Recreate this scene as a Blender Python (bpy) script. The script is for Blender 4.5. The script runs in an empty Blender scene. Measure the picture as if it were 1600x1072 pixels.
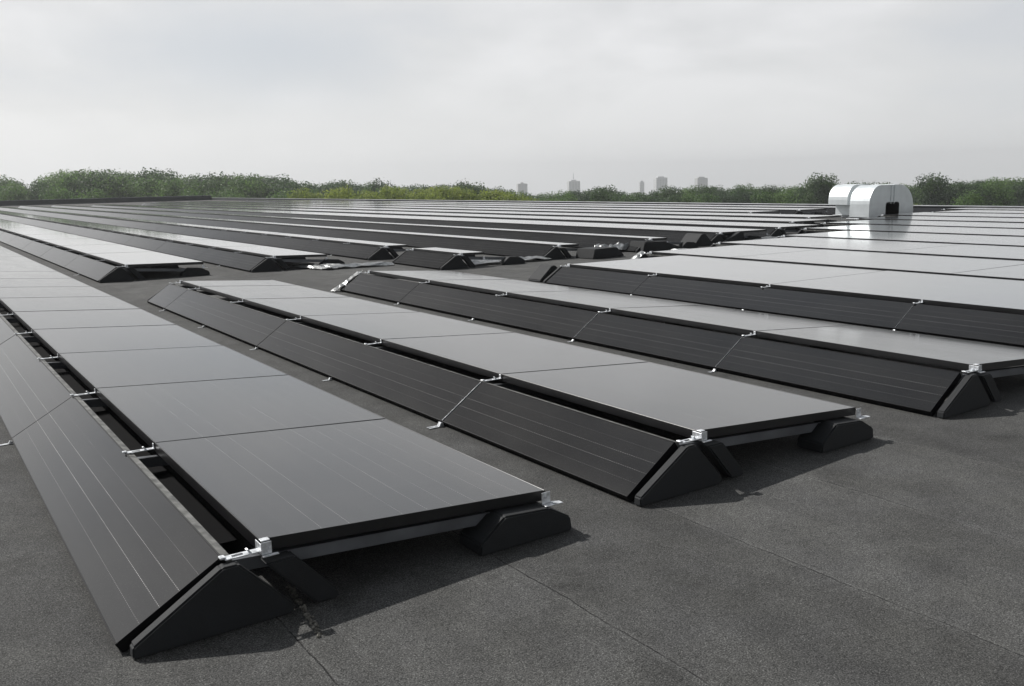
import bpy, bmesh, math, random
from mathutils import Vector, Matrix
random.seed(7)
R = math.radians
D = bpy.data
COL = bpy.context.scene.collection
SC = bpy.context.scene

# ------------------------------------------------------------------ camera
# world: X runs across the rows (to the right), Y runs along the rows (away), Z up; metres
CAM = Vector((-0.457, -2.985, 1.5))
RT = Vector((0.82335, -0.56712, -0.02155)); UP = Vector((0.11806, 0.13401, 0.98392)); FW = Vector((0.55512, 0.81266, -0.17729))
cd = D.cameras.new("camera"); cam = D.objects.new("camera", cd); COL.objects.link(cam)
m = Matrix((RT, UP, -FW)).transposed().to_4x4(); m.translation = CAM
cam.matrix_world = m
cd.sensor_width = 36.0; cd.lens = 36.0 * 1394.94 / 1600.0
cd.clip_start = 0.05; cd.clip_end = 9000
SC.camera = cam
F = 1394.94
def ray(px, py):
    return FW + RT * ((px - 800) / F) - UP * ((py - 536) / F)
def at_depth(px, py, d):
    return CAM + ray(px, py) * d
def proj(p):
    q = Vector(p) - CAM; z = q.dot(FW)
    return 800 + F * q.dot(RT) / z, 536 - F * q.dot(UP) / z

# ------------------------------------------------------------------ sky, sun, exposure
SUN_DIR = Vector((-0.116, 0.26, 0.273)).normalized()
sun_el = math.asin(SUN_DIR.z); sun_az = math.atan2(SUN_DIR.x, SUN_DIR.y)
W = D.worlds.new("World"); SC.world = W; W.use_nodes = True
nt = W.node_tree; nt.nodes.clear()
def N(t, kind, **kw):
    n = t.nodes.new(kind)
    for k, v in kw.items(): setattr(n, k, v)
    return n
out = N(nt, 'ShaderNodeOutputWorld'); bg = N(nt, 'ShaderNodeBackground'); bg.inputs['Strength'].default_value = 0.1
sky = N(nt, 'ShaderNodeTexSky', sky_type='NISHITA', sun_disc=False, sun_elevation=sun_el, sun_rotation=sun_az)
sky.air_density = 1.0; sky.dust_density = 3.0
tc = N(nt, 'ShaderNodeTexCoord')
mp = N(nt, 'ShaderNodeMapping'); mp.inputs['Scale'].default_value = (1.0, 1.0, 2.6); mp.inputs['Location'].default_value = (0.35, 0.1, 0.2)
nz = N(nt, 'ShaderNodeTexNoise'); nz.inputs['Scale'].default_value = 3.4; nz.inputs['Detail'].default_value = 6; nz.inputs['Roughness'].default_value = 0.48; nz.inputs['Distortion'].default_value = 0.25
cr = N(nt, 'ShaderNodeValToRGB')
cr.color_ramp.elements[0].position = 0.33; cr.color_ramp.elements[0].color = (0.68, 0.70, 0.73, 1)
cr.color_ramp.elements[1].position = 0.62; cr.color_ramp.elements[1].color = (0.88, 0.88, 0.89, 1)
e = cr.color_ramp.elements.new(0.48); e.color = (0.765, 0.77, 0.778, 1)
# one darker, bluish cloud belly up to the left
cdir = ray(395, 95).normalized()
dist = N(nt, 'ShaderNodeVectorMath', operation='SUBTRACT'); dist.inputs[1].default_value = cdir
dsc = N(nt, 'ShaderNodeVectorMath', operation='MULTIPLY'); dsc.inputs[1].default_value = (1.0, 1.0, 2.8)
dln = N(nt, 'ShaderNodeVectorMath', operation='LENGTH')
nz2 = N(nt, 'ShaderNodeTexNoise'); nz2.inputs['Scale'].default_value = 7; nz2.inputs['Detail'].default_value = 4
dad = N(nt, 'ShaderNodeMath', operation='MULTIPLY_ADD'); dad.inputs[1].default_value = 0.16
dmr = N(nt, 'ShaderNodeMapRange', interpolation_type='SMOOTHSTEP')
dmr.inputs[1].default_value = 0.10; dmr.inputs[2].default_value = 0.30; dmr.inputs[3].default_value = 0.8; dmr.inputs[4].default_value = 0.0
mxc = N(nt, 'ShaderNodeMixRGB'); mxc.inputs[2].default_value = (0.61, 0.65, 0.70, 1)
# horizon haze: paler, greyer and flatter
sep = N(nt, 'ShaderNodeSeparateXYZ'); hz = N(nt, 'ShaderNodeMapRange', interpolation_type='SMOOTHSTEP')
hz.inputs[1].default_value = -0.02; hz.inputs[2].default_value = 0.16; hz.inputs[3].default_value = 0.85; hz.inputs[4].default_value = 0.0
mxh = N(nt, 'ShaderNodeMixRGB'); mxh.inputs[2].default_value = (0.83, 0.84, 0.84, 1)
# sky overhead, out of view, dimmed to weaken the fill light
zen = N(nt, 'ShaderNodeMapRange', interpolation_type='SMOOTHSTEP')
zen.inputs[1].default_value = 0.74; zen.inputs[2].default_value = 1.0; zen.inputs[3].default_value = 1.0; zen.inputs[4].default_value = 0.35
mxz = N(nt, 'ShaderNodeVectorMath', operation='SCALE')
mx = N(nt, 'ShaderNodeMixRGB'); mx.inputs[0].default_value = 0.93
mul = N(nt, 'ShaderNodeVectorMath', operation='SCALE'); mul.inputs['Scale'].default_value = 10.0
L = nt.links.new
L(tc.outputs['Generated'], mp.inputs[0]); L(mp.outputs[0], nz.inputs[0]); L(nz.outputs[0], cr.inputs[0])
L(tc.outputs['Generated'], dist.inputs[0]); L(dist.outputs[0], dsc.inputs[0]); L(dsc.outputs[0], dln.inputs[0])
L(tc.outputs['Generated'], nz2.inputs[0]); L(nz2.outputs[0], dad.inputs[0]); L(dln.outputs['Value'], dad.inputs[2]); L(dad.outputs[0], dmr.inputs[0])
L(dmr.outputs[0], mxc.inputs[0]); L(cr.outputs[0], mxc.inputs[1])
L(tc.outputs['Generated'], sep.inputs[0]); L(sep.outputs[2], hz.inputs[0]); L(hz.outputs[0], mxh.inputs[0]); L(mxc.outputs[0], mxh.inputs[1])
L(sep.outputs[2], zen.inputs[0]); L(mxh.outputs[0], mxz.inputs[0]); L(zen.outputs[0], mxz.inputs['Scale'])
# unseen sky behind the camera also dimmed, an added darkening to deepen shadows
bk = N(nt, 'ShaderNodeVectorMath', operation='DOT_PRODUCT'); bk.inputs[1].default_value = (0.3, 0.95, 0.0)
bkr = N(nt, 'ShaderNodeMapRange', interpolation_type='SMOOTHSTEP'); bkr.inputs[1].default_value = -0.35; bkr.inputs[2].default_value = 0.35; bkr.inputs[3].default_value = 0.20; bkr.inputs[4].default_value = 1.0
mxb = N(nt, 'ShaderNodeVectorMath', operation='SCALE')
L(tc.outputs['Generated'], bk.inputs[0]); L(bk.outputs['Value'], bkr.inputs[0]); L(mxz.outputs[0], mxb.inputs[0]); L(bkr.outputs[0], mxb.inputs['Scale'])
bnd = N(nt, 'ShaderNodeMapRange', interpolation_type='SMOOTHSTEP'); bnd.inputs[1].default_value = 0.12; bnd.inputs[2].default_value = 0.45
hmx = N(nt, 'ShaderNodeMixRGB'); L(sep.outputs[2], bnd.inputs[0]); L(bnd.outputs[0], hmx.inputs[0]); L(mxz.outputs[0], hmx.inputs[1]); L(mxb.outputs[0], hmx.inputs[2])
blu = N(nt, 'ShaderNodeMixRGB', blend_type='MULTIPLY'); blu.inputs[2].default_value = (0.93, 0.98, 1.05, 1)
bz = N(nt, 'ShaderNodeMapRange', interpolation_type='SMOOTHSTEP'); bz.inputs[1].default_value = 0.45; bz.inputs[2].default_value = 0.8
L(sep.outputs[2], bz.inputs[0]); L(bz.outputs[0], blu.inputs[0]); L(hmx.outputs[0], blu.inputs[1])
# dark patch added to the unseen sky on the left, dims the steep panels' reflections
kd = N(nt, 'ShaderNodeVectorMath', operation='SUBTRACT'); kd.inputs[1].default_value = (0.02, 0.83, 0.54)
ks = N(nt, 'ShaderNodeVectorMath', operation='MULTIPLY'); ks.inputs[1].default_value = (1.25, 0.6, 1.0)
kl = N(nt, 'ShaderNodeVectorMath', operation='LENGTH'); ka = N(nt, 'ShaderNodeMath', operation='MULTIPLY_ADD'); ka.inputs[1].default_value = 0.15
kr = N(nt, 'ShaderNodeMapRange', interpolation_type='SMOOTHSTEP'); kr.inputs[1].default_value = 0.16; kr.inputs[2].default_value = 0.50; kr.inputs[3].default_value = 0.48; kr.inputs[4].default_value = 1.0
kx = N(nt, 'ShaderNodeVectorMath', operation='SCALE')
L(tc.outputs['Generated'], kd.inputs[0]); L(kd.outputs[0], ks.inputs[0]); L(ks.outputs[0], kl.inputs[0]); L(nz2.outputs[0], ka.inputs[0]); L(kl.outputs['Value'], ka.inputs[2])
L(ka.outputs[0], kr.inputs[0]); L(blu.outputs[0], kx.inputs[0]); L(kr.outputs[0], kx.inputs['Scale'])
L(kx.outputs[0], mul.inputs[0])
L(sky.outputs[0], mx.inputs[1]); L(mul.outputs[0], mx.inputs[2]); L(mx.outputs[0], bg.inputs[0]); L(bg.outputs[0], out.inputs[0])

sl = D.lights.new("sun", 'SUN'); sl.energy = 4.6; sl.angle = R(0.9); sl.color = (1.0, 0.97, 0.93)
so = D.objects.new("sun", sl); COL.objects.link(so)
so.rotation_euler = SUN_DIR.to_track_quat('Z', 'Y').to_euler()
vs = SC.view_settings; vs.view_transform = 'Standard'; vs.look = 'None'; vs.exposure = 0.0; vs.gamma = 1.0; vs.use_curve_mapping = False

# ------------------------------------------------------------------ materials
def mat(name):
    mm = D.materials.new(name); mm.use_nodes = True
    b = mm.node_tree.nodes['Principled BSDF']
    return mm, mm.node_tree, b
def simple(name, col, rough=0.6, metal=0.0, nscale=8.0, namt=0.25, bump=0.0, bscale=60.0, rvar=0.1):
    mm, t, b = mat(name); l = t.links.new
    c = N(t, 'ShaderNodeTexCoord'); n = N(t, 'ShaderNodeTexNoise'); n.inputs['Scale'].default_value = nscale; n.inputs['Detail'].default_value = 5
    r = N(t, 'ShaderNodeMapRange'); r.inputs[1].default_value = 0.3; r.inputs[2].default_value = 0.7
    r.inputs[3].default_value = 1 - namt; r.inputs[4].default_value = 1 + namt
    v = N(t, 'ShaderNodeVectorMath', operation='SCALE'); v.inputs[0].default_value = col[:3]
    l(c.outputs['Object'], n.inputs[0]); l(n.outputs[0], r.inputs[0]); l(r.outputs[0], v.inputs['Scale']); l(v.outputs[0], b.inputs['Base Color'])
    rr = N(t, 'ShaderNodeMapRange'); rr.inputs[3].default_value = max(0.02, rough - rvar); rr.inputs[4].default_value = min(1, rough + rvar)
    l(n.outputs[0], rr.inputs[0]); l(rr.outputs[0], b.inputs['Roughness'])
    b.inputs['Metallic'].default_value = metal
    if bump:
        n2 = N(t, 'ShaderNodeTexNoise'); n2.inputs['Scale'].default_value = bscale; n2.inputs['Detail'].default_value = 3
        bp = N(t, 'ShaderNodeBump'); bp.inputs['Strength'].default_value = bump; bp.inputs['Distance'].default_value = 0.01
        l(c.outputs['Object'], n2.inputs[0]); l(n2.outputs[0], bp.inputs['Height']); l(bp.outputs[0], b.inputs['Normal'])
    return mm

def mth(t, op, a, b=None, c=None):
    n = N(t, 'ShaderNodeMath', operation=op)
    for i, x in enumerate((a, b, c)):
        if x is None: continue
        if isinstance(x, (int, float)): n.inputs[i].default_value = x
        else: t.links.new(x, n.inputs[i])
    return n.outputs[0]

def panel_material(name, w, k, ncol, line_amt, rough=0.085, ior=1.62, lift=1.0, flat=True):
    """black module glass: busbar lines run along Y, cell grid across; a film of dust."""
    mm, t, b = mat(name); l = t.links.new
    c = N(t, 'ShaderNodeTexCoord'); s = N(t, 'ShaderNodeSeparateXYZ'); l(c.outputs['Object'], s.inputs[0])
    X, Y = s.outputs[0], s.outputs[1]
    pitch = (w - 0.03) / ncol
    u = mth(t, 'DIVIDE', mth(t, 'SUBTRACT', X, 0.015), pitch)
    fx = mth(t, 'ABSOLUTE', mth(t, 'SUBTRACT', mth(t, 'FRACT', mth(t, 'ADD', u, 0.5)), 0.5))
    lx = mth(t, 'LESS_THAN', mth(t, 'MULTIPLY', fx, pitch), 0.0011)
    lx = mth(t, 'MULTIPLY', lx, mth(t, 'MULTIPLY', mth(t, 'GREATER_THAN', u, 0.5), mth(t, 'LESS_THAN', u, ncol - 0.5)))
    dash = mth(t, 'LESS_THAN', mth(t, 'FRACT', mth(t, 'DIVIDE', Y, 0.0165)), 0.62)
    # per-column strength of the line
    wn = N(t, 'ShaderNodeTexWhiteNoise', noise_dimensions='1D'); l(mth(t, 'ROUND', u), wn.inputs['W'])
    colamp = mth(t, 'MULTIPLY_ADD', wn.outputs['Value'], 0.75, 0.25)
    lnz = N(t, 'ShaderNodeTexNoise'); lnz.inputs['Scale'].default_value = 3.5; l(c.outputs['Object'], lnz.inputs[0])
    la = mth(t, 'MULTIPLY', mth(t, 'MULTIPLY', lx, dash), mth(t, 'MULTIPLY', colamp, mth(t, 'MULTIPLY', lnz.outputs[0], 2 * line_amt)))
    # half-cut gap and cell rows
    py = (k - 0.04) / 9.0
    fy = mth(t, 'ABSOLUTE', mth(t, 'SUBTRACT', mth(t, 'FRACT', mth(t, 'ADD', mth(t, 'DIVIDE', mth(t, 'SUBTRACT', Y, 0.02), py), 0.5)), 0.5))
    ly = mth(t, 'MULTIPLY', mth(t, 'LESS_THAN', mth(t, 'MULTIPLY', fy, py), 0.0010), (0.07 if flat else 0.02) * line_amt)
    half = mth(t, 'MULTIPLY', mth(t, 'LESS_THAN', mth(t, 'ABSOLUTE', mth(t, 'SUBTRACT', Y, k * 0.23)), 0.0016), (0.16 if flat else 0.0) * line_amt)
    ff = mth(t, 'FRACT', mth(t, 'DIVIDE', X, 0.0092))
    fing = mth(t, 'MULTIPLY', mth(t, 'LESS_THAN', ff, 0.16), 0.05)
    a = mth(t, 'MAXIMUM', mth(t, 'MAXIMUM', la, ly), mth(t, 'MAXIMUM', half, 0.0))
    # dust film
    oi = N(t, 'ShaderNodeObjectInfo')
    dn = N(t, 'ShaderNodeTexNoise'); dn.inputs['Scale'].default_value = 2.2; dn.inputs['Detail'].default_value = 8; dn.inputs['Roughness'].default_value = 0.65
    dm = N(t, 'ShaderNodeMapping'); dm.inputs['Scale'].default_value = (1.6, 0.5, 1); l(c.outputs['Object'], dm.inputs[0])
    cv = N(t, 'ShaderNodeCombineXYZ'); l(mth(t, 'MULTIPLY', oi.outputs['Random'], 40.0), cv.inputs[0]); l(cv.outputs[0], dm.inputs['Location'])
    l(dm.outputs[0], dn.inputs[0])
    dr = N(t, 'ShaderNodeMapRange'); dr.inputs[1].default_value = 0.3; dr.inputs[2].default_value = 0.75; dr.inputs[3].default_value = 0.0; dr.inputs[4].default_value = 1.0
    l(dn.outputs[0], dr.inputs[0])
    sp = N(t, 'ShaderNodeTexNoise'); sp.inputs['Scale'].default_value = 420; sp.inputs['Detail'].default_value = 1; l(c.outputs['Object'], sp.inputs[0])
    spk = mth(t, 'MULTIPLY', mth(t, 'GREATER_THAN', sp.outputs[0], 0.70), 0.10)
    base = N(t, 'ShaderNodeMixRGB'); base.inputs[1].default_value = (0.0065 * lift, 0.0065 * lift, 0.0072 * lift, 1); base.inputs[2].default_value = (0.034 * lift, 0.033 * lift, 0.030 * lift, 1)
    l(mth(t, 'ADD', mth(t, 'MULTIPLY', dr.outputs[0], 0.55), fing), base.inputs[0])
    m2 = N(t, 'ShaderNodeMixRGB'); m2.inputs[2].default_value = (0.42, 0.42, 0.41, 1)
    l(mth(t, 'MAXIMUM', a, spk), m2.inputs[0]); l(base.outputs[0], m2.inputs[1])
    l(m2.outputs[0], b.inputs['Base Color'])
    ro = mth(t, 'MULTIPLY_ADD', dr.outputs[0], rough * 0.9, rough)
    l(ro, b.inputs['Roughness']); b.inputs['IOR'].default_value = ior
    if ior < 1.3: b.inputs['Specular IOR Level'].default_value = 0.3
    if ior > 2: b.inputs['Coat Weight'].default_value = 0.7; b.inputs['Coat Roughness'].default_value = 0.07
    # very slight waviness of the glass
    wv = N(t, 'ShaderNodeTexNoise'); wv.inputs['Scale'].default_value = 1.3; wv.inputs['Detail'].default_value = 1; l(dm.outputs[0], wv.inputs[0])
    bp = N(t, 'ShaderNodeBump'); bp.inputs['Strength'].default_value = 0.12 if ior < 2 else 0.05; bp.inputs['Distance'].default_value = 0.01
    l(wv.outputs[0], bp.inputs['Height']); l(bp.outputs[0], b.inputs['Normal'])
    return mm

M_FRAME = simple("black_anodised_frame", (0.007, 0.007, 0.008), 0.33, 0.0, 5, 0.3, rvar=0.08)
M_FRAME_D = simple("black_steep_frame", (0.006, 0.006, 0.007), 0.6, 0.0, 5, 0.3)
M_FRAME_D.node_tree.nodes["Principled BSDF"].inputs["Specular IOR Level"].default_value = 0.15
M_BLOCK = simple("black_recycled_rubber", (0.0095, 0.0112, 0.013), 0.75, 0.0, 9, 0.35, 0.35, 240)
M_RAIL = simple("dark_galvanised_rail", (0.13, 0.138, 0.15), 0.5, 0.35, 6, 0.3)
M_SILVER = simple("zinc_clamp", (0.62, 0.64, 0.66), 0.42, 0.55, 45, 0.3, 0.25, 160)
M_SILL = simple("dusty_ridge_rail", (0.13, 0.13, 0.122), 0.55, 0.2, 16, 0.85, 0.2, 90)
M_GAP_SHADE = simple("black_gap_shade", (0.003, 0.003, 0.0035), 0.95)  # near-black colour for the added sheet that imitates shade under the ridge
M_GAP_SHADE.node_tree.nodes["Principled BSDF"].inputs["Specular IOR Level"].default_value = 0.1
M_FOIL = simple("aluminium_flashing", (0.50, 0.51, 0.51), 0.34, 0.7, 18, 0.3, 0.5, 30)
M_DUCT = simple("galvanised_duct", (0.68, 0.72, 0.735), 0.5, 0.55, 3.0, 0.07, 0.06, 14, rvar=0.06)
M_DUCTIN = simple("duct_inside", (0.12, 0.12, 0.125), 0.7, 0.0)
M_PARAPET = simple("parapet_bitumen", (0.024, 0.027, 0.032), 0.7, 0.0, 1.5, 0.3, 0.3, 30)
M_COPING = simple("parapet_coping", (0.30, 0.31, 0.32), 0.45, 0.5, 2, 0.2)
M_DEBRIS = simple("mossy_grit", (0.16, 0.155, 0.135), 0.95, 0.0, 60, 0.6, 0.8, 200)

def roof_material():
    mm, t, b = mat("bitumen_felt"); l = t.links.new
    c = N(t, 'ShaderNodeTexCoord'); P = c.outputs['Object']
    def noise(sc, det=4, ro=0.6, vec=P, dist=0.0):
        n = N(t, 'ShaderNodeTexNoise'); n.inputs['Scale'].default_value = sc; n.inputs['Detail'].default_value = det; n.inputs['Roughness'].default_value = ro
        n.inputs['Distortion'].default_value = dist
        l(vec, n.inputs[0]); return n.outputs[0]
    fine = noise(170, 2, 0.6); mid = noise(78, 2, 0.6, dist=2.5); big = noise(1.1, 6, 0.62); blot = noise(3.4, 4, 0.6)
    stm = N(t, 'ShaderNodeMapping'); stm.inputs['Scale'].default_value = (3.0, 0.35, 1); l(P, stm.inputs[0])
    streak = noise(1.4, 5, 0.6, stm.outputs[0])
    def stretch(x, lo, hi, a, b_):
        r_ = N(t, 'ShaderNodeMapRange'); r_.inputs[1].default_value = lo; r_.inputs[2].default_value = hi; r_.inputs[3].default_value = a; r_.inputs[4].default_value = b_; l(x, r_.inputs[0]); return r_.outputs[0]
    v = stretch(fine, 0.34, 0.66, 0.45, 1.65)
    v = mth(t, 'MULTIPLY', v, stretch(mid, 0.36, 0.64, 0.45, 1.62))
    bg_ = N(t, 'ShaderNodeMapRange'); bg_.inputs[1].default_value = 0.3; bg_.inputs[2].default_value = 0.72; bg_.inputs[3].default_value = 0.80; bg_.inputs[4].default_value = 1.22; l(big, bg_.inputs[0])
    bl_ = N(t, 'ShaderNodeMapRange'); bl_.inputs[1].default_value = 0.3; bl_.inputs[2].default_value = 0.7; bl_.inputs[3].default_value = 0.80; bl_.inputs[4].default_value = 1.18; l(blot, bl_.inputs[0])
    st_ = N(t, 'ShaderNodeMapRange'); st_.inputs[1].default_value = 0.3; st_.inputs[2].default_value = 0.7; st_.inputs[3].default_value = 0.9; st_.inputs[4].default_value = 1.12; l(streak, st_.inputs[0])
    v = mth(t, 'MULTIPLY', v, bg_.outputs[0]); v = mth(t, 'MULTIPLY', v, bl_.outputs[0]); v = mth(t, 'MULTIPLY', v, st_.outputs[0])
    stain = stretch(noise(1.9, 5, 0.55, dist=0.8), 0.60, 0.72, 1.0, 0.70); v = mth(t, 'MULTIPLY', v, stain)
    pale = stretch(noise(5.5, 5, 0.65, stm.outputs[0]), 0.60, 0.75, 1.0, 1.28); v = mth(t, 'MULTIPLY', v, pale)
    # light mineral grit
    vor = N(t, 'ShaderNodeTexVoronoi'); vor.inputs['Scale'].default_value = 150; l(P, vor.inputs[0])
    grit = mth(t, 'MULTIPLY', mth(t, 'LESS_THAN', vor.outputs['Distance'], 0.26), mth(t, 'GREATER_THAN', N_col(t, vor), 0.80))
    # felt sheets: seams along Y, every 0.905 m
    s = N(t, 'ShaderNodeSeparateXYZ'); l(P, s.inputs[0]); X, Y = s.outputs[0], s.outputs[1]
    wob = noise(2.2, 4, 0.6); wob2 = noise(30, 2, 0.6)
    xs = mth(t, 'ADD', X, mth(t, 'ADD', mth(t, 'MULTIPLY', mth(t, 'SUBTRACT', wob, 0.5), 0.045), mth(t, 'MULTIPLY', mth(t, 'SUBTRACT', wob2, 0.5), 0.008)))
    q = mth(t, 'DIVIDE', mth(t, 'SUBTRACT', xs, 0.50), 0.905)
    idx = mth(t, 'FLOOR', mth(t, 'ADD', q, 0.5))
    d = mth(t, 'MULTIPLY', mth(t, 'ABSOLUTE', mth(t, 'SUBTRACT', q, idx)), 0.905)
    sm = N(t, 'ShaderNodeMapRange'); sm.inputs[1].default_value = 0.0014; sm.inputs[2].default_value = 0.0040; sm.inputs[3].default_value = 1; sm.inputs[4].default_value = 0; l(d, sm.inputs[0])
    seamn = N(t, 'ShaderNodeMapRange'); seamn.inputs[1].default_value = 0.36; seamn.inputs[2].default_value = 0.56; l(noise(7, 3, 0.6), seamn.inputs[0])
    seam = mth(t, 'MULTIPLY', sm.outputs[0], mth(t, 'MULTIPLY_ADD', seamn.outputs[0], 0.55, 0.45))
    halo = N(t, 'ShaderNodeMapRange'); halo.inputs[1].default_value = 0.0; halo.inputs[2].default_value = 0.03; halo.inputs[3].default_value = 0.30; halo.inputs[4].default_value = 0; l(d, halo.inputs[0])
    # each sheet has its own tone
    wn = N(t, 'ShaderNodeTexWhiteNoise', noise_dimensions='1D'); l(mth(t, 'FLOOR', q), wn.inputs['W'])
    v = mth(t, 'MULTIPLY', v, mth(t, 'MULTIPLY_ADD', wn.outputs['Value'], 0.22, 0.89))
    v = mth(t, 'MULTIPLY', v, mth(t, 'ADD', halo.outputs[0], 1.0))
    v = mth(t, 'MULTIPLY', v, mth(t, 'SUBTRACT', 1.0, mth(t, 'MULTIPLY', seam, 0.85)))
    v = mth(t, 'ADD', v, mth(t, 'MULTIPLY', grit, 1.9))
    sc = N(t, 'ShaderNodeVectorMath', operation='SCALE'); l(v, sc.inputs['Scale'])
    tint = N(t, 'ShaderNodeMixRGB'); tint.inputs[1].default_value = (0.056, 0.0565, 0.058, 1); tint.inputs[2].default_value = (0.059, 0.059, 0.054, 1)
    l(noise(2.6, 5, 0.6), tint.inputs[0]); l(tint.outputs[0], sc.inputs[0])
    l(sc.outputs[0], b.inputs['Base Color'])
    b.inputs['Roughness'].default_value = 0.92; b.inputs['Specular IOR Level'].default_value = 0.35
    bp = N(t, 'ShaderNodeBump'); bp.inputs['Strength'].default_value = 0.9; bp.inputs['Distance'].default_value = 0.004
    h = mth(t, 'ADD', mth(t, 'MULTIPLY', noise(170, 3, 0.75), 1.0), mth(t, 'MULTIPLY', seam, -1.2))
    l(h, bp.inputs['Height'])
    bp2 = N(t, 'ShaderNodeBump'); bp2.inputs['Strength'].default_value = 0.35; bp2.inputs['Distance'].default_value = 0.03
    l(noise(4.5, 4, 0.5), bp2.inputs['Height']); l(bp.outputs[0], bp2.inputs['Normal']); l(bp2.outputs[0], b.inputs['Normal'])
    return mm
def N_col(t, vor):
    s = N(t, 'ShaderNodeSeparateColor'); t.links.new(vor.outputs['Color'], s.inputs[0]); return s.outputs[0]

# ------------------------------------------------------------------ helpers
def tag(o, label=None, cat=None, group=None, kind=None):
    if label: o['label'] = label
    if cat: o['category'] = cat
    if group: o['group'] = group
    if kind: o['kind'] = kind
    return o
def new_obj(name, me, parent=None, loc=(0, 0, 0), rot=(0, 0, 0)):
    o = D.objects.new(name, me); COL.objects.link(o); o.location = loc; o.rotation_euler = rot
    if parent: o.parent = parent
    return o
def empty(name, loc):
    o = D.objects.new(name, None); COL.objects.link(o); o.location = loc; o.empty_display_size = 0.2; return o
def bm_mesh(name, bm, mats, smooth=False):
    bmesh.ops.recalc_face_normals(bm, faces=bm.faces)
    me = D.meshes.new(name); bm.to_mesh(me); bm.free()
    for mm in (mats if isinstance(mats, (list, tuple)) else [mats]): me.materials.append(mm)
    if smooth: me.polygons.foreach_set('use_smooth', [True] * len(me.polygons))
    return me
def box(bm, x0, x1, y0, y1, z0, z1, mi=0, bev=0.0):
    vs_ = [bm.verts.new((x, y, z)) for x in (x0, x1) for y in (y0, y1) for z in (z0, z1)]
    fs = [bm.faces.new([vs_[i] for i in q]) for q in ((0, 1, 3, 2), (4, 6, 7, 5), (0, 4, 5, 1), (2, 3, 7, 6), (0, 2, 6, 4), (1, 5, 7, 3))]
    for f_ in fs: f_.material_index = mi
    if bev:
        es = set(e_ for f_ in fs for e_ in f_.edges)
        r = bmesh.ops.bevel(bm, geom=list(es), offset=bev, segments=1, affect='EDGES', clamp_overlap=True)
        for f_ in r['faces']: f_.material_index = mi
    return vs_
def prism(bm, poly, y0, y1, bev=0.0, seg=2, mi=0):
    """poly in (x, z), extruded along y"""
    a = [bm.verts.new((x, y0, z)) for x, z in poly]; c = [bm.verts.new((x, y1, z)) for x, z in poly]
    n = len(poly); fs = [bm.faces.new(a), bm.faces.new(c[::-1])]
    for i in range(n):
        fs.append(bm.faces.new((a[i], c[i], c[(i + 1) % n], a[(i + 1) % n])))
    for f_ in fs: f_.material_index = mi
    if bev:
        es = set(e_ for f_ in fs for e_ in f_.edges)
        bmesh.ops.bevel(bm, geom=list(es), offset=bev, segments=seg, affect='EDGES', clamp_overlap=True)
    return fs

# ------------------------------------------------------------------ roof deck and terrain
M_ROOF = roof_material()
ROOF_Z = 0.0
bm = bmesh.new()
EDGE = [(-14, -22), (31.3, -22), (31.96 + 0.0, 12.8), (36.0, 121.3), (-14, 121.3)]
EDGE[1] = (30.65, -22)
vsr = [bm.verts.new((x, y, 0)) for x, y in EDGE]; bm.faces.new(vsr)
roof = new_obj("roof_deck", bm_mesh("roof_deck", bm, M_ROOF)); tag(roof, kind='structure')
# building below the deck
GZ = -9.0
bm = bmesh.new()
a = [bm.verts.new((x, y, -0.35)) for x, y in EDGE]; c = [bm.verts.new((x, y, GZ - 3)) for x, y in EDGE]
bm.faces.new([bm.verts.new((x, y, -0.35)) for x, y in EDGE])
for i in range(len(EDGE)): j = (i + 1) % len(EDGE); bm.faces.new((a[i], a[j], c[j], c[i]))
M_WALL = simple("warehouse_cladding", (0.32, 0.33, 0.34), 0.6, 0.0, 1.0, 0.1)
wall = new_obj("warehouse_building", bm_mesh("warehouse", bm, M_WALL)); tag(wall, "grey clad warehouse under the flat roof with the black panels", "building")
# terrain
bm = bmesh.new(); rings = [0, 60, 150, 300, 600, 1200, 2200, 3500]; prev = None; ctr = (12, 60)
for r_ in rings:
    z_ = GZ - 0.016 * r_
    if r_ == 0: cur = [bm.verts.new((ctr[0], ctr[1], z_))]
    else: cur = [bm.verts.new((ctr[0] + r_ * math.cos(i * math.pi / 32), ctr[1] + r_ * math.sin(i * math.pi / 32), z_)) for i in range(64)]
    if prev:
        if len(prev) == 1:
            for i in range(64): bm.faces.new((prev[0], cur[i], cur[(i + 1) % 64]))
        else:
            for i in range(64): bm.faces.new((prev[i], cur[i], cur[(i + 1) % 64], prev[(i + 1) % 64]))
    prev = cur
M_GRASS = simple("rough_grass", (0.05, 0.07, 0.03), 0.95, 0.0, 0.05, 0.4)
ter = new_obj("terrain", bm_mesh("terrain", bm, M_GRASS)); tag(ter, kind='structure')

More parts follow.
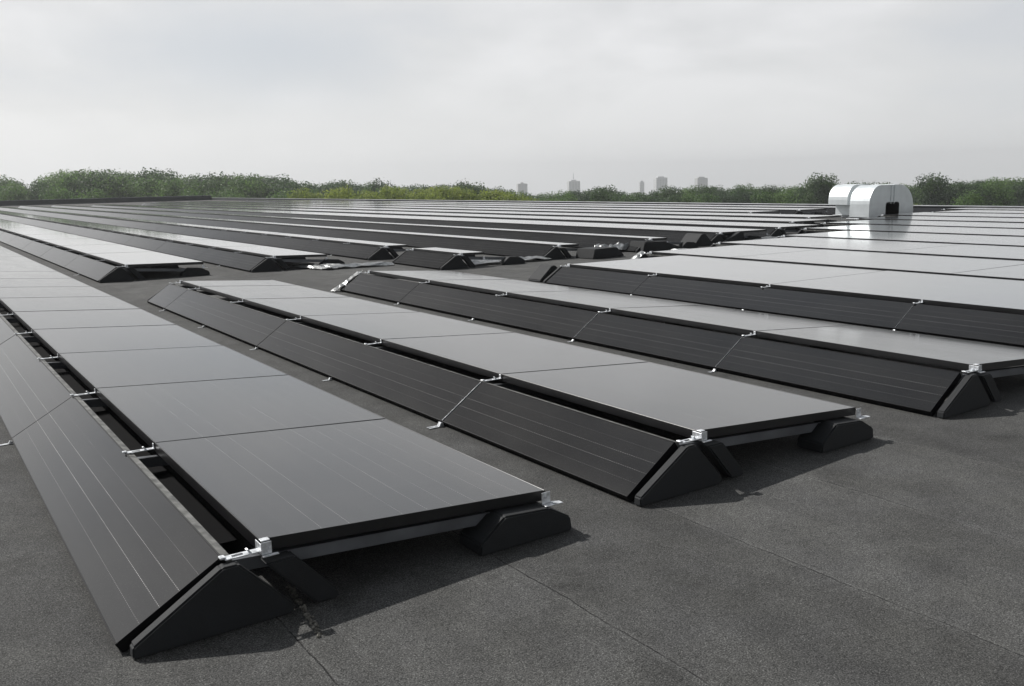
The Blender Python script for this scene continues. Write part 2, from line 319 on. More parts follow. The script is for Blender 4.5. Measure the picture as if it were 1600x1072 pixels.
# ------------------------------------------------------------------ parapet
def wall_run(name, p0, p1, h, th, label):
    p0 = Vector(p0); p1 = Vector(p1); L_ = (p1 - p0).length; ang = math.atan2(p1.y - p0.y, p1.x - p0.x)
    e_ = empty(name, (p0.x, p0.y, 0)); e_.rotation_euler = (0, 0, ang); tag(e_, label, "wall")
    bm = bmesh.new(); prism(bm, [(0, 0), (0, 0)], 0, 1) if False else None
    bm.free(); bm = bmesh.new()
    v = []
    prof = [(-0.10, 0.004), (-0.02, 0.09), (0.0, h), (th, h), (th, -0.4), (0.0, -0.4)]   # (depth, z) with a felt fillet at the foot
    n = max(2, int(L_ / 6)); rows_ = []
    for i in range(n + 1): rows_.append([bm.verts.new((L_ * i / n, y, z)) for y, z in prof])
    for i in range(n):
        for j in range(len(prof)):
            k_ = (j + 1) % len(prof); bm.faces.new((rows_[i][j], rows_[i][k_], rows_[i + 1][k_], rows_[i + 1][j]))
    bm.faces.new(rows_[0]); bm.faces.new(rows_[-1][::-1])
    new_obj("upstand", bm_mesh("upstand", bm, M_PARAPET), e_)
    bm = bmesh.new()
    i = 0.0
    while i < L_:
        box(bm, i, min(L_, i + 3.0) - 0.006, -0.03, th + 0.03, h + 0.003, h + 0.035, bev=0.006); i += 3.0
    new_obj("coping", bm_mesh("coping", bm, M_COPING), e_)
    return e_
wall_run("roof_parapet", (30.45, -22), (35.65, 120.9), 0.27, 0.28, "long low dark parapet with pale coping along the right-hand far roof edge")
wall_run("roof_parapet", (-14, 120.7), (35.4, 120.7), 0.60, 0.28, "far dark parapet closing the left end of the roof")

# ------------------------------------------------------------------ panel rows
strip3 = 1
P_ = 1.6038 * 1.5
DV = {0: 0.0, 1: -0.1665, 2: -0.0696}
Z_SB, Z_ST, Z_FL, Z_FR = 0.034, 0.2455, 0.2733, 0.1815
FT = 0.046         # frame depth
_mesh = {}
_mats = {}
def panel_meshes(kind, w, k, far, surf='near', FT=FT):
    key = (kind, round(w, 3), round(k, 3), far, surf)
    if key in _mesh: return _mesh[key]
    mk = (kind, round(w, 2), round(k, 2), surf)
    if mk not in _mats:
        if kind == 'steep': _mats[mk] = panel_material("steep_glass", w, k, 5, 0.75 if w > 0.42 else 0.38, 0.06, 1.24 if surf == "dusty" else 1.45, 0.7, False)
        elif surf == 'level': _mats[mk] = panel_material("flat_glass", w, k, 11, 0.2, 0.08, 2.5)
        elif surf == 'dusty': _mats[mk] = panel_material("flat_glass", w, k, 11, 0.25, 0.04, 2.3, 1.2)
        else: _mats[mk] = panel_material("flat_glass", w, k, 11, 0.5, 0.07, 1.76)
    gm = _mats[mk]; FM = M_FRAME_D if kind == 'steep' else M_FRAME
    g = 0.0018 if surf == 'near' else 0.0002; lip = 0.006 if surf == 'near' else 0.003
    el = lip * .6 if surf == 'near' else 0.0
    def glass(bm, mi=0):
        # glass sits 1.5 mm below the frame lip
        f_ = bm.faces.new([bm.verts.new(p) for p in ((lip, g + el, -0.0015), (w - lip, g + el, -0.0015), (w - lip, k - g - el, -0.0015), (lip, k - g - el, -0.0015))]); f_.material_index = mi
    def frame(bm, mi=0):
        bev = 0.0012
        box(bm, 0, lip, g, k - g, -FT, 0, mi, bev); box(bm, w - lip, w, g, k - g, -FT, 0, mi, bev)
        box(bm, lip, w - lip, g, g + lip * .6, -FT, -0.0003, mi, bev); box(bm, lip, w - lip, k - g - lip * .6, k - g, -FT, -0.0003, mi, bev)
    def back(bm, mi):
        f_ = bm.faces.new([bm.verts.new(p) for p in ((lip, g + lip, -0.007), (lip, k - g - lip, -0.007), (w - lip, k - g - lip, -0.007), (w - lip, g + lip, -0.007))]); f_.material_index = mi
    if far:
        bm = bmesh.new(); glass(bm, 0); 
        for q in ((0, 0), (0, w - lip)): pass
        box(bm, 0, lip, g, k - g, -FT, 0, 1); box(bm, w - lip, w, g, k - g, -FT, 0, 1)
        e_ = 0.0012 if surf != 'near' else lip
        box(bm, lip, w - lip, g, g + e_, -FT, -0.0017, 1); box(bm, lip, w - lip, k - g - e_, k - g, -FT, -0.0017, 1)
        back(bm, 1)
        r_ = (bm_nr(kind + "_panel", bm, [gm, FM]), None)
    else:
        bm = bmesh.new(); glass(bm, 0); back(bm, 1); a_ = bm_nr(kind + "_panel", bm, [gm, FM])
        bm = bmesh.new(); frame(bm); r_ = (a_, bm_mesh("panel_frame", bm, FM))
    _mesh[key] = r_; return r_
def bm_nr(name, bm, mats):
    me = D.meshes.new(name); bm.normal_update(); bm.to_mesh(me); bm.free()
    for mm in mats: me.materials.append(mm)
    return me

# wedge, slanted foot, low block, cross rail and clamps (front end at local y = 0)
def end_meshes():
    d = {}
    bm = bmesh.new(); prism(bm, [(0.016, 0.002), (0.018, 0.045), (0.322, 0.236), (0.378, 0.236), (0.566, 0.034), (0.560, 0.002)], -0.080, -0.030, 0.007, 2)
    d['wedge'] = bm_mesh("support_wedge", bm, M_BLOCK, False)
    bm = bmesh.new(); prism(bm, [(0.475, 0.205), (0.585, 0.205), (0.738, 0.034), (0.742, 0.002), (0.655, 0.002)], -0.062, 0.012, 0.007, 2)
    d['foot'] = bm_mesh("slanted_foot", bm, M_BLOCK)
    bm = bmesh.new(); fs = prism(bm, [(1.350, 0.002), (1.352, 0.055), (1.475, 0.145), (1.705, 0.128), (1.818, 0.066), (1.828, 0.002)], -0.080, 0.090, 0.008, 2)
    d['block'] = bm_mesh("low_block", bm, M_BLOCK)
    bm = bmesh.new()
    prism(bm, [(0.36, 0.212), (1.50, 0.131), (1.50, 0.082), (0.36, 0.163)], 0.030, 0.072, 0.002, 1)
    prism(bm, [(0.36, 0.216), (1.50, 0.135), (1.50, 0.1325), (0.36, 0.2135)], 0.018, 0.029, 0, 1)
    d['rail'] = bm_mesh("cross_rail", bm, M_RAIL)
    # ridge clamp: a slotted flat plate from the steep panel's head to the flat panel, with a folded tab
    def plate(bm, y0, y1):
        z = 0.243
        box(bm, 0.345, 0.372, y0, y1, z, z + 0.004, bev=0.0008)
        box(bm, 0.372, 0.412, y0, y0 + 0.009, z, z + 0.004); box(bm, 0.372, 0.412, y1 - 0.009, y1, z, z + 0.004)
        box(bm, 0.412, 0.476, y0, y1, z, z + 0.004, bev=0.0008)
        box(bm, 0.329, 0.349, y0 + 0.004, y1 - 0.004, z + 0.0045, z + 0.012, bev=0.002)       # hook over the panel edge
        prism(bm, [(0.432, z + 0.004), (0.440, z + 0.004), (0.426, z + 0.020), (0.420, z + 0.018)], y0 + 0.006, y1 - 0.012)
    bm = bmesh.new(); plate(bm, -0.042, -0.006)
    zb = 0.231
    box(bm, 0.470, 0.508, -0.044, -0.0405, zb, 0.276, bev=0.001)        # front web, against the panel end
    box(bm, 0.470, 0.4735, -0.0405, 0.020, zb, 0.270, bev=0.001)         # side web
    box(bm, 0.470, 0.528, -0.060, -0.0445, zb - 0.004, zb, bev=0.001)      # bottom lip
    box(bm, 0.476, 0.508, -0.030, -0.002, 0.2745, 0.278, bev=0.001)      # top lip
    for q in range(8):
        an = q * math.pi / 4
    r_ = bmesh.ops.create_cone(bm, cap_ends=True, segments=10, radius1=0.006, radius2=0.0055, depth=0.006, matrix=Matrix.Translation((0.495, -0.047, zb + 0.016)) @ Matrix.Rotation(math.pi / 2, 4, 'X'))
    d['cornerclamp'] = bm_mesh("end_clamp", bm, M_SILVER)
    bm = bmesh.new(); zz = 0.132
    box(bm, 1.700, 1.745, -0.030, -0.0265, zz, 0.183, bev=0.001)
    box(bm, 1.700, 1.790, -0.060, -0.0305, zz - 0.003, zz, bev=0.001)
    prism(bm, [(1.745, zz + 0.004), (1.795, zz - 0.004), (1.795, zz - 0.007), (1.745, zz)], -0.056, -0.026)
    bmesh.ops.create_cone(bm, cap_ends=True, segments=10, radius1=0.005, radius2=0.0045, depth=0.005, matrix=Matrix.Translation((1.722, -0.0325, 0.160)) @ Matrix.Rotation(math.pi / 2, 4, 'X'))
    d['rightclamp'] = bm_mesh("edge_clamp", bm, M_SILVER)
    bm = bmesh.new(); plate(bm, -0.016, 0.016)
    box(bm, 0.4705, 0.4745, -0.010, 0.010, 0.246, 0.270, bev=0.001)
    d['midclamp'] = bm_mesh("middle_clamp", bm, M_SILVER)
    bm = bmesh.new()
    box(bm, -0.115, 0.010, -0.022, -0.008, 0.004, 0.008); box(bm, -0.115, 0.010, 0.008, 0.022, 0.004, 0.008)
    box(bm, -0.075, -0.055, -0.008, 0.008, 0.0045, 0.009); box(bm, -0.012, 0.012, -0.008, 0.008, 0.0045, 0.030)
    prism(bm, [(-0.030, 0.008), (-0.022, 0.008), (-0.008, 0.034), (-0.014, 0.036)], -0.018, 0.018)
    d['foot_plate'] = bm_mesh("foot_bracket", bm, M_SILVER)
    return d
EM = end_meshes()
# strip sitting on the steep joint
def strip_mesh(w):
    bm = bmesh.new(); box(bm, 0.004, w - 0.004, -0.0011, 0.0011, -0.004, 0.0022, bev=0.0006); return bm_mesh("joint_strip", bm, M_SILVER)
_sill = {}
def sill_mesh(length):
    bm = bmesh.new(); n = max(1, int(length / 1.5)); 
    prof = [(0.0, 0.0), (0.030, -0.006), (0.034, -0.022), (0.030, -0.024), (0.0, -0.024)]
    rows_ = [[bm.verts.new((x, length * i / n, z)) for x, z in prof] for i in range(n + 1)]
    for i in range(n):
        for j in range(5): bm.faces.new((rows_[i][j], rows_[i][(j + 1) % 5], rows_[i + 1][(j + 1) % 5], rows_[i + 1][j]))
    bm.faces.new(rows_[0]); bm.faces.new(rows_[-1][::-1])
    return bm_mesh("ridge_rail", bm, M_SILL)

def make_row(idx, y0, k, n, label, near, half=False, group=None, form='pair'):
    """one bolted-together row: local x = 0 at the foot of the steep panels, y = 0 at its front end"""
    vx = idx * P_ + DV.get(idx, 0.161)
    root = empty("solar_panel_row", (vx, y0, 0)); tag(root, label, "solar panels", group)
    sb, st = (0.0, 0.322)
    if idx == 0: sb, st = -0.021, 0.345
    elif idx == 1: sb, st = -0.008, 0.300
    elif idx == 2: sb, st = -0.012, 0.303
    fl, fr = 0.4478, 1.7486
    if idx == 0: fl, fr = 0.479, 1.741
    zfr = Z_FR
    if form == 'wide': fr = fl + P_ - 0.10; zfr = 0.262
    if form == 'back':
        zfr = 0.236 if idx < 3 else 0.264; nx = vx + P_ + (0.2306 if idx == 2 else 0.097 if idx == 1 else 0.0)
        fr = min(1.7486, max((nx + 0.457) * 0.853 - 0.457 - vx, 0.95 if idx < 6 else 1.75)) if idx < 6 else 2.05
    surf = {'pair': 'near', 'wide': 'level', 'back': 'dusty'}[form]; ft = 0.085 if form == 'wide' else FT
    sa = math.atan2(Z_ST - Z_SB, st - sb); sw = math.hypot(Z_ST - Z_SB, st - sb)
    fa = math.atan2(zfr - Z_FL, fr - fl); fw_ = math.hypot(zfr - Z_FL, fr - fl)
    ks = [k] * n + ([k * 0.53] if half else [])
    rr = random.Random(idx * 31 + int(y0 * 10)); sm = None
    def pairs(lst, lead):
        o_, q = [], list(lst)
        for _ in range(lead): o_.append(q.pop(0))
        while q: o_.append(q.pop(0) + (q.pop(0) if q else 0))
        return o_
    steep_l = pairs(ks, {1: 1, 2: 2, 3: 1}.get(idx, 0) if form != 'back' else 0)
    flat_l = ks if idx < 3 and form == 'pair' else pairs(ks, 0)
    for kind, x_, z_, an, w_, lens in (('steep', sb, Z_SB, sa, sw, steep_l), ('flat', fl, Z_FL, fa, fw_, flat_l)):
        if kind == 'steep' and form == 'wide' and idx > 3: continue
        y = 0.0
        for kk in lens:
            det = near and y < 12
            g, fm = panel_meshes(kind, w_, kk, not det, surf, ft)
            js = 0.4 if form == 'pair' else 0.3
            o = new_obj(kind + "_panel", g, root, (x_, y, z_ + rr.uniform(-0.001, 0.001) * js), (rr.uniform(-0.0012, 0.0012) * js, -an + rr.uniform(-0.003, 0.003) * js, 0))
            if fm: new_obj("panel_frame", fm, o)
            y += kk
    y = 0.0
    for i, kk in enumerate(ks):
        det = near and i < 7
        if i > 0:
            dx = fl - 0.479 - 0.001
            if (det or (near and i < 12)) and idx < 4:
                new_obj("middle_clamp", EM['midclamp'], root, (dx, y, 0))
                if not (idx == 0 and i % 2) and (form != 'back' or i == 1):
                    fb = new_obj("foot_bracket", EM['foot_plate'], root, (sb, y, 0)); q_ = 0.85 if (idx, i) == (1, 1) else 0.6; fb.scale = (q_, q_, q_)
                if (idx, i) in ((1, 1), (2, 1), (2, 2), (3, strip3)) and form != 'back':
                    if sm is None: sm = strip_mesh(sw)
                    new_obj("joint_strip", sm, root, (sb, y, Z_SB + 0.001), (0, -sa, 0)).scale = (1, 1 if idx == 1 else 0.55, 1)
                new_obj("cross_rail", EM['rail'], root, (0, y - 0.05, 0))
                new_obj("low_block", EM['block'], root, (-0.09, y, 0))
            elif i % 2 == 0 and i < 16 and idx < 3:
                new_obj("middle_clamp", EM['midclamp'], root, (dx, y, 0))
        y += kk
    xo = 0.0 if idx == 0 else -0.012
    # both ends of the row carry the moulded supports; the far end is the near end turned round in y
    for end, yy, s in ((0, 0.0, 1), (1, y, -1)):
        for nm, key in (("support_wedge", 'wedge'), ("slanted_foot", 'foot'), ("low_block", 'block'), ("cross_rail", 'rail'), ("end_clamp", 'cornerclamp'), ("edge_clamp", 'rightclamp')):
            dx = (fl - 0.479) if key in ('cornerclamp',) else (fr - 1.741 if key == 'rightclamp' else xo)
            if form == 'wide' and idx > 3 and s == 1 and nm == 'slanted_foot': continue
            if s == 1: o = new_obj(nm, EM[key], root, (dx, yy, 0))
            else:
                o = new_obj(nm, EM[key], root, (dx, yy, 0)); o.scale = (1, -1, 1)
    new_obj("ridge_rail", sill_mesh(y - 0.01), root, (st + 0.002, 0.005, Z_ST - 0.004))
    # added black sheet standing in for the shade under the ridge gap
    bm = bmesh.new(); box(bm, st + 0.028, fl + 0.05, 0.42, y - 0.05, 0.120, 0.123)
    new_obj("gap_shade_sheet", bm_mesh("gap_shade_sheet", bm, M_GAP_SHADE), root)
    return root, y

ORD = ["nearest", "second", "third", "fourth", "fifth", "sixth", "seventh", "eighth", "ninth", "tenth", "eleventh", "twelfth", "thirteenth"]
K = 1.775
front_end = {3: 7.57, 4: 8.35, 5: 9.0, 6: 9.4, 7: 10.69, 8: 11.93, 9: 12.6, 10: 13.4, 11: 13.2, 12: 14.2}
back_start = {1: 13.11, 2: 12.94, 3: 13.65, 4: 10.97, 5: 10.95, 6: 11.2, 7: 11.5, 8: 13.0, 9: 14.3, 10: 18.6, 11: 18.4, 12: 17.0}
back_stop = {1: 96, 2: 98, 3: 100, 4: 100, 5: 96, 6: 88, 7: 80, 8: 90, 9: 96, 10: 92, 11: 74, 12: 88}
make_row(0, 0.0, 1.534, 18, "nearest row of black solar panels, running unbroken from the foreground out of the left edge", True)
make_row(1, 0.02, 1.733, 5, "second solar panel row from the camera, front section before the corridor", True, half=True)
make_row(2, 0.0, 1.786, 5, "third solar panel row from the camera, front section, crumpled silver flashing at its far end", True)
for i in range(3, 13):
    kk_ = 1.877 if i == 3 else K
    n = 4 if i == 3 else max(3, round((front_end[i] + 1.0) / K))
    make_row(i, front_end[i] - n * kk_, kk_, n, ORD[i] + " solar panel row from the camera, front section, right of the corridor", i < 6, form='wide')
make_row(3, 10.72, 1.75, 1, "single short pair of solar panels standing alone in the middle of the corridor", False, form='back')
for i in range(1, 13):
    n = int((back_stop[i] - back_start[i]) / K)
    make_row(i, back_start[i], K, min(n, 49), ORD[i] + " solar panel row from the camera, far section behind the corridor", i < 4, form='back')

# ------------------------------------------------------------------ loose things in the corridor
def crumple(w, l_, h, seed, nx=9, ny=7, amp=0.03):
    rr = random.Random(seed); bm = bmesh.new(); g = []
    for i in range(nx):
        row = []
        for j in range(ny):
            edge = 0.5 if (i in (0, nx - 1) or j in (0, ny - 1)) else 1
            row.append(bm.verts.new((w * (i / (nx - 1) - .5) + rr.uniform(-1, 1) * w * 0.03, l_ * (j / (ny - 1) - .5) + rr.uniform(-1, 1) * l_ * 0.04, h * edge * rr.uniform(0.3, 1) + rr.uniform(0, amp))))
        g.append(row)
    for i in range(nx - 1):
        for j in range(ny - 1): bm.faces.new((g[i][j], g[i + 1][j], g[i + 1][j + 1], g[i][j + 1]))
    r_ = bmesh.ops.solidify(bm, geom=bm.faces[:], thickness=0.002)
    return bm_mesh("flashing", bm, M_FOIL)
def ground_at(px, py, z=0.0):
    d = ray(px, py); t = (z - CAM.z) / d.z; return CAM + d * t
for (px, py, w, l_, h, rz, lab) in [
    (497, 413, 0.5, 1.1, 0.06, 20, "leftmost crumpled silver flashing sheet in the roof corridor, beside the third row"),
    (560, 411, 1.3, 0.5, 0.05, -8, "long crumpled silver flashing sheet lying in front of the fourth row's far section"),
    (795, 404, 1.7, 0.5, 0.08, -4, "silver flashing sheet lying right of the single short pair of panels"),
    (1075, 388, 0.4, 0.9, 0.05, 0, "small pale flashing sheet beside the dark wedge in the middle of the corridor"),
    (955, 388, 0.9, 0.4, 0.17, 5, "bright flashing sheet lying over the low black block in the corridor"),
    (1193, 370, 1.3, 0.5, 0.07, 0, "rightmost silver flashing sheet at the narrow right end of the corridor")]:
    p = ground_at(px, py + 6); o = new_obj("metal_flashing", crumple(w, l_, h, int(px)), None, (p.x, p.y, 0.004), (0, 0, R(rz)))
    tag(o, lab, "flashing", "loose silver flashing in the roof corridor")
# spare supports left standing on the roof
def spare(poly, px, py, th, rz, lab, bev=0.012):
    p = ground_at(px, py); bm = bmesh.new(); prism(bm, poly, -th / 2, th / 2, bev, 2)
    o = new_obj("ballast_block", bm_mesh("ballast_block", bm, M_BLOCK), None, (p.x, p.y, 0.002), (0, 0, R(rz)))
    tag(o, lab, "ballast block", "black ballast blocks in the roof corridor")
TRI = [(-0.28, 0), (-0.28, 0.03), (-0.03, 0.235), (0.03, 0.235), (0.28, 0.03), (0.28, 0)]
spare(TRI, 856, 438, 0.3, 4, "black triangular ballast block against the back end of the fourth row")
spare([(-0.42, 0), (-0.36, 0.19), (0.26, 0.19), (0.46, 0.03), (0.46, 0)], 936, 402, 0.5, 6, "low wide black ballast block topped with a bright flashing sheet")
spare([(-0.5, 0), (-0.44, 0.22), (0.1, 0.2), (0.62, 0.03), (0.62, 0)], 1022, 392, 0.5, -4, "long dark ballast block tapering to the right, at the sixth row's end")
spare([(-0.3, 0), (-0.3, 0.03), (-0.06, 0.27), (0.05, 0.27), (0.32, 0.03), (0.32, 0)], 1087, 384, 0.5, 0, "pointed black ballast block right of the long tapering one")
spare([(-0.45, 0), (-0.4, 0.06), (0.15, 0.26), (0.26, 0.24), (0.33, 0)], 1137, 380, 0.5, 0, "rightmost black ballast block, leaning peak towards the ducts")

# crumpled flashing fixed to the far ends of the third and fifth rows' steep panels
def end_flash(idx, yend, seed, sc_=1.0):
    rr = random.Random(seed); vx = idx * P_ + DV.get(idx, 0.161); bm = bmesh.new(); g = []
    for i in range(10):
        t_ = i / 9; row = []
        for j in range(4):
            row.append(bm.verts.new((-0.10 + 0.46 * t_ + rr.uniform(-.015, .015), 0.0 + j * 0.055 * sc_ + rr.uniform(-.015, .015), 0.012 + 0.262 * t_ + 0.012 * (j % 2) + rr.uniform(-.012, .02) - 0.03 * (j == 3))))
        g.append(row)
    for i in range(9):
        for j in range(3): bm.faces.new((g[i][j], g[i + 1][j], g[i + 1][j + 1], g[i][j + 1]))
    bmesh.ops.solidify(bm, geom=bm.faces[:], thickness=0.003)
    root = [o for o in D.objects if o.name.startswith("solar_panel_row") and abs(o.location.x - vx) < 0.01 and o.location.y < 5][0]
    new_obj("end_flashing", bm_mesh("end_flashing", bm, M_FOIL), root, (0, yend - root.location.y, 0))
end_flash(2, 5 * 1.786 + 0.02, 3)
end_flash(4, front_end[4] + 0.02, 5, 1.3)

# gritty dirt trail by the first wedge
bm = bmesh.new(); rr = random.Random(5)
for i in range(130):
    t_ = rr.random() ** 1.4
    x_ = 0.43 + 0.10 * (1 - t_) + rr.gauss(0, 0.007) + 0.12 * t_ * 0; y_ = -0.20 + 0.62 * (1 - t_) * 0.6 + rr.gauss(0, 0.01)
    s_ = rr.uniform(0.0025, 0.007)
    bmesh.ops.create_icosphere(bm, subdivisions=1, radius=s_, matrix=Matrix.Translation((0.62 - 0.05 * t_ + rr.gauss(0, 0.006), -0.30 + 0.42 * (1 - t_) + rr.gauss(0, 0.012), s_ * 0.6)))
grit = new_obj("roof_grit", bm_mesh("roof_grit", bm, M_DEBRIS)); tag(grit, "trail of pale grit and moss beside the nearest support wedge", "grit", kind='stuff')

# ------------------------------------------------------------------ ducts
def arch_profile(x0, x1, ztop, leg0, leg1, zl, zr, ro, ri, zin):
    """closed outline of an inverted U in (x, z): outer from left foot over the top to the right foot, inner back"""
    outl = [(x0, zl)]; n = 9
    for i in range(n + 1):
        a_ = math.pi - (math.pi / 2) * i / n; outl.append((x0 + ro + ro * math.cos(a_), ztop - ro + ro * math.sin(a_)))
    rr_ = ro * 1.35
    for i in range(n + 1):
        a_ = math.pi / 2 - (math.pi / 2) * i / n; outl.append((x1 - rr_ + rr_ * math.cos(a_), ztop - rr_ + rr_ * math.sin(a_)))
    outl.append((x1, zr)); xi1 = x1 - leg1; xi0 = x0 + leg0
    outl.append((xi1, zr))
    for i in range(n + 1):
        a_ = (math.pi / 2) * i / n; outl.append((xi1 - ri + ri * math.cos(a_), zin - ri + ri * math.sin(a_)))
    for i in range(n + 1):
        a_ = math.pi / 2 + (math.pi / 2) * i / n; outl.append((xi0 + ri + ri * math.cos(a_), zin - ri + ri * math.sin(a_)))
    outl.append((xi0, zl))
    return outl
def make_duct(loc, rz, prof, dep, seams, label, flange_x):
    root = empty("ventilation_duct", loc); root.rotation_euler = (0, 0, rz); tag(root, label, "duct")
    bm = bmesh.new(); prism(bm, prof, 0, dep, 0)
    bmesh.ops.triangulate(bm, faces=[f_ for f_ in bm.faces if len(f_.verts) > 4])
    o = new_obj("duct_body", bm_mesh("duct_body", bm, M_DUCT), root)
    bv = o.modifiers.new("bevel", 'BEVEL'); bv.width = 0.012; bv.segments = 2; bv.limit_method = 'ANGLE'; bv.angle_limit = R(50)
    for (x0, x1, z0, z1) in seams:
        bm = bmesh.new(); box(bm, x0, x1, -0.022, dep + 0.022, z0, z1, bev=0.004); new_obj("duct_flange", bm_mesh("duct_flange", bm, M_DUCT), root)
    for x0, x1 in flange_x:
        bm = bmesh.new(); box(bm, x0 - 0.09, x1 + 0.09, -0.09, dep + 0.09, 0.002, 0.05, bev=0.01); box(bm, x0 - 0.03, x1 + 0.03, -0.03, dep + 0.03, 0.052, 0.10, bev=0.008)
        new_obj("duct_curb", bm_mesh("duct_curb", bm, M_COPING), root)
    return root
make_duct((26.25, 14.95, 0), R(0), arch_profile(0, 2.55, 1.14, 0.92, 0.85, 0.0, 0.0, 0.62, 0.10, 0.56), 0.74,
          [(1.18, 1.205, 0.497, 1.146), (1.36, 1.385, 0.497, 1.146)], "large silver ventilation duct shaped like an arch, front one of the two on the roof", [(0.03, 0.89), (1.73, 2.52)])
hood = [(0, 0.46)] + [(0.52 - 0.52 * math.cos(q * math.pi / 16), 0.64 + 0.52 * math.sin(q * math.pi / 16)) for q in range(9)] + [(1.55 - 0.45 * math.sin(-q * math.pi / 16 + math.pi / 2) * 0 - 0.45 + 0.45 * math.sin(q * math.pi / 16), 0.71 + 0.45 * math.cos(q * math.pi / 16)) for q in range(9)] + [(1.55, 0.46)]
hd = make_duct((27.05, 16.35, 0), R(0), hood, 0.78, [(0.80, 0.825, 0.457, 1.166)], "smaller hooded silver ventilation duct on a neck, left of the large arch duct", [(0.34, 1.30)])
bm = bmesh.new(); box(bm, 0.34, 1.30, 0.06, 0.72, 0.002, 0.458, bev=0.01); new_obj("duct_neck", bm_mesh("duct_neck", bm, M_DUCT), hd)

# ------------------------------------------------------------------ trees
def leaf_material(name, c0, c1, c2):
    mm, t, b = mat(name); l = t.links.new
    g = N(t, 'ShaderNodeNewGeometry'); oi = N(t, 'ShaderNodeObjectInfo')
    n = N(t, 'ShaderNodeTexNoise'); n.inputs['Scale'].default_value = 0.45; n.inputs['Detail'].default_value = 4; l(g.outputs['Position'], n.inputs[0])
    r_ = N(t, 'ShaderNodeValToRGB'); r_.color_ramp.elements[0].position = 0.32; r_.color_ramp.elements[0].color = (*c0, 1); r_.color_ramp.elements[1].position = 0.68; r_.color_ramp.elements[1].color = (*c2, 1)
    e_ = r_.color_ramp.elements.new(0.5); e_.color = (*c1, 1)
    v = mth(t, 'ADD', n.outputs[0], mth(t, 'MULTIPLY', mth(t, 'SUBTRACT', oi.outputs['Random'], 0.5), 0.22)); l(v, r_.inputs[0])
    v2 = N(t, 'ShaderNodeVectorMath', operation='SCALE'); l(r_.outputs[0], v2.inputs[0]); l(mth(t, 'MULTIPLY_ADD', g.outputs['Random Per Island'], 0.4, 0.8), v2.inputs['Scale'])
    l(v2.outputs[0], b.inputs['Base Color']); b.inputs['Roughness'].default_value = 0.65
    tr = N(t, 'ShaderNodeBsdfTranslucent'); l(v2.outputs[0], tr.inputs[0])
    ms = N(t, 'ShaderNodeMixShader'); ms.inputs[0].default_value = 0.5
    l(b.outputs[0], ms.inputs[1]); l(tr.outputs[0], ms.inputs[2]); l(ms.outputs[0], t.nodes['Material Output'].inputs[0])
    return mm
LEAF = {'dark': leaf_material("dark_foliage", (0.028, 0.056, 0.022), (0.046, 0.086, 0.028), (0.072, 0.125, 0.036)),
        'mid': leaf_material("mid_foliage", (0.055, 0.110, 0.028), (0.088, 0.160, 0.038), (0.130, 0.215, 0.050)),
        'lime': leaf_material("yellow_green_foliage", (0.15, 0.20, 0.030), (0.22, 0.28, 0.042), (0.30, 0.35, 0.06))}
M_BARK = simple("bark", (0.07, 0.055, 0.04), 0.9, 0.0, 4, 0.3)
def crown_mesh(seed, matl, nl=7500, wid=0.34):
    """unit-height tree: lumpy crown made of several leaf clouds"""
    rr = random.Random(seed); bm = bmesh.new(); lobes = []
    for i in range(rr.randint(20, 26)):
        a_ = rr.uniform(0, 6.283); h = rr.uniform(0.22, 0.88); rad = wid * math.sin(math.pi * min(1, max(0.15, (h - 0.08) / 0.98))) * rr.uniform(0.35, 0.85)
        lobes.append((rad * math.cos(a_), rad * math.sin(a_), min(h, 0.84), rr.uniform(0.12, 0.20)))
    lobes.append((0, 0, 0.85, 0.13)); lobes.append((0, 0, 0.62, 0.26))
    for i in range(nl):
        lx, ly, lz, lr = lobes[i % len(lobes)] if rr.random() < .75 else rr.choice(lobes)
        v = Vector((rr.gauss(0, 1), rr.gauss(0, 1), rr.gauss(0, 1))).normalized()
        q = Vector((lx, ly, lz)) + v * lr * (rr.random() ** 0.5) * 1.0
        nrm = (v + Vector((rr.gauss(0, .5), rr.gauss(0, .5), rr.gauss(0, .5)))).normalized()
        t1 = nrm.orthogonal().normalized(); t1 = Matrix.Rotation(rr.uniform(0, 6.28), 3, nrm) @ t1; t2 = nrm.cross(t1); s_ = rr.uniform(0.009, 0.018)
        bm.faces.new([bm.verts.new(q + t1 * s_), bm.verts.new(q + t2 * s_ * .7), bm.verts.new(q - t1 * s_), bm.verts.new(q - t2 * s_ * .7)])
    me = D.meshes.new("crown"); bm.to_mesh(me); bm.free(); me.materials.append(matl); return me
def trunk_mesh(seed):
    rr = random.Random(seed); bm = bmesh.new()
    def limb(p0, p1, r0, r1):
        d_ = (p1 - p0); q = d_.to_track_quat('Z', 'Y').to_matrix().to_4x4(); m_ = Matrix.Translation((p0 + p1) / 2) @ q
        bmesh.ops.create_cone(bm, cap_ends=True, segments=8, radius1=r0, radius2=r1, depth=d_.length, matrix=m_)
    limb(Vector((0, 0, 0)), Vector((0, 0, 0.45)), 0.022, 0.014); limb(Vector((0, 0, 0.44)), Vector((0.01, 0, 0.82)), 0.014, 0.004)
    for i in range(6):
        a_ = rr.uniform(0, 6.28); h = rr.uniform(0.25, 0.6); limb(Vector((0, 0, h)), Vector((0.2 * math.cos(a_), 0.2 * math.sin(a_), h + rr.uniform(.1, .25))), 0.009, 0.003)
    return bm_mesh("trunk", bm, M_BARK)
CR = {c_: [crown_mesh(10 * i + j, LEAF[c_]) for j in range(4)] for i, c_ in enumerate(('dark', 'mid', 'lime'))}
TK = [trunk_mesh(i) for i in range(3)]
def hor(px): return 302.2 - 0.0219 * px
def ground_z(p): return GZ - 0.016 * math.hypot(p.x - ctr[0], p.y - ctr[1])
tr_rng = random.Random(11)
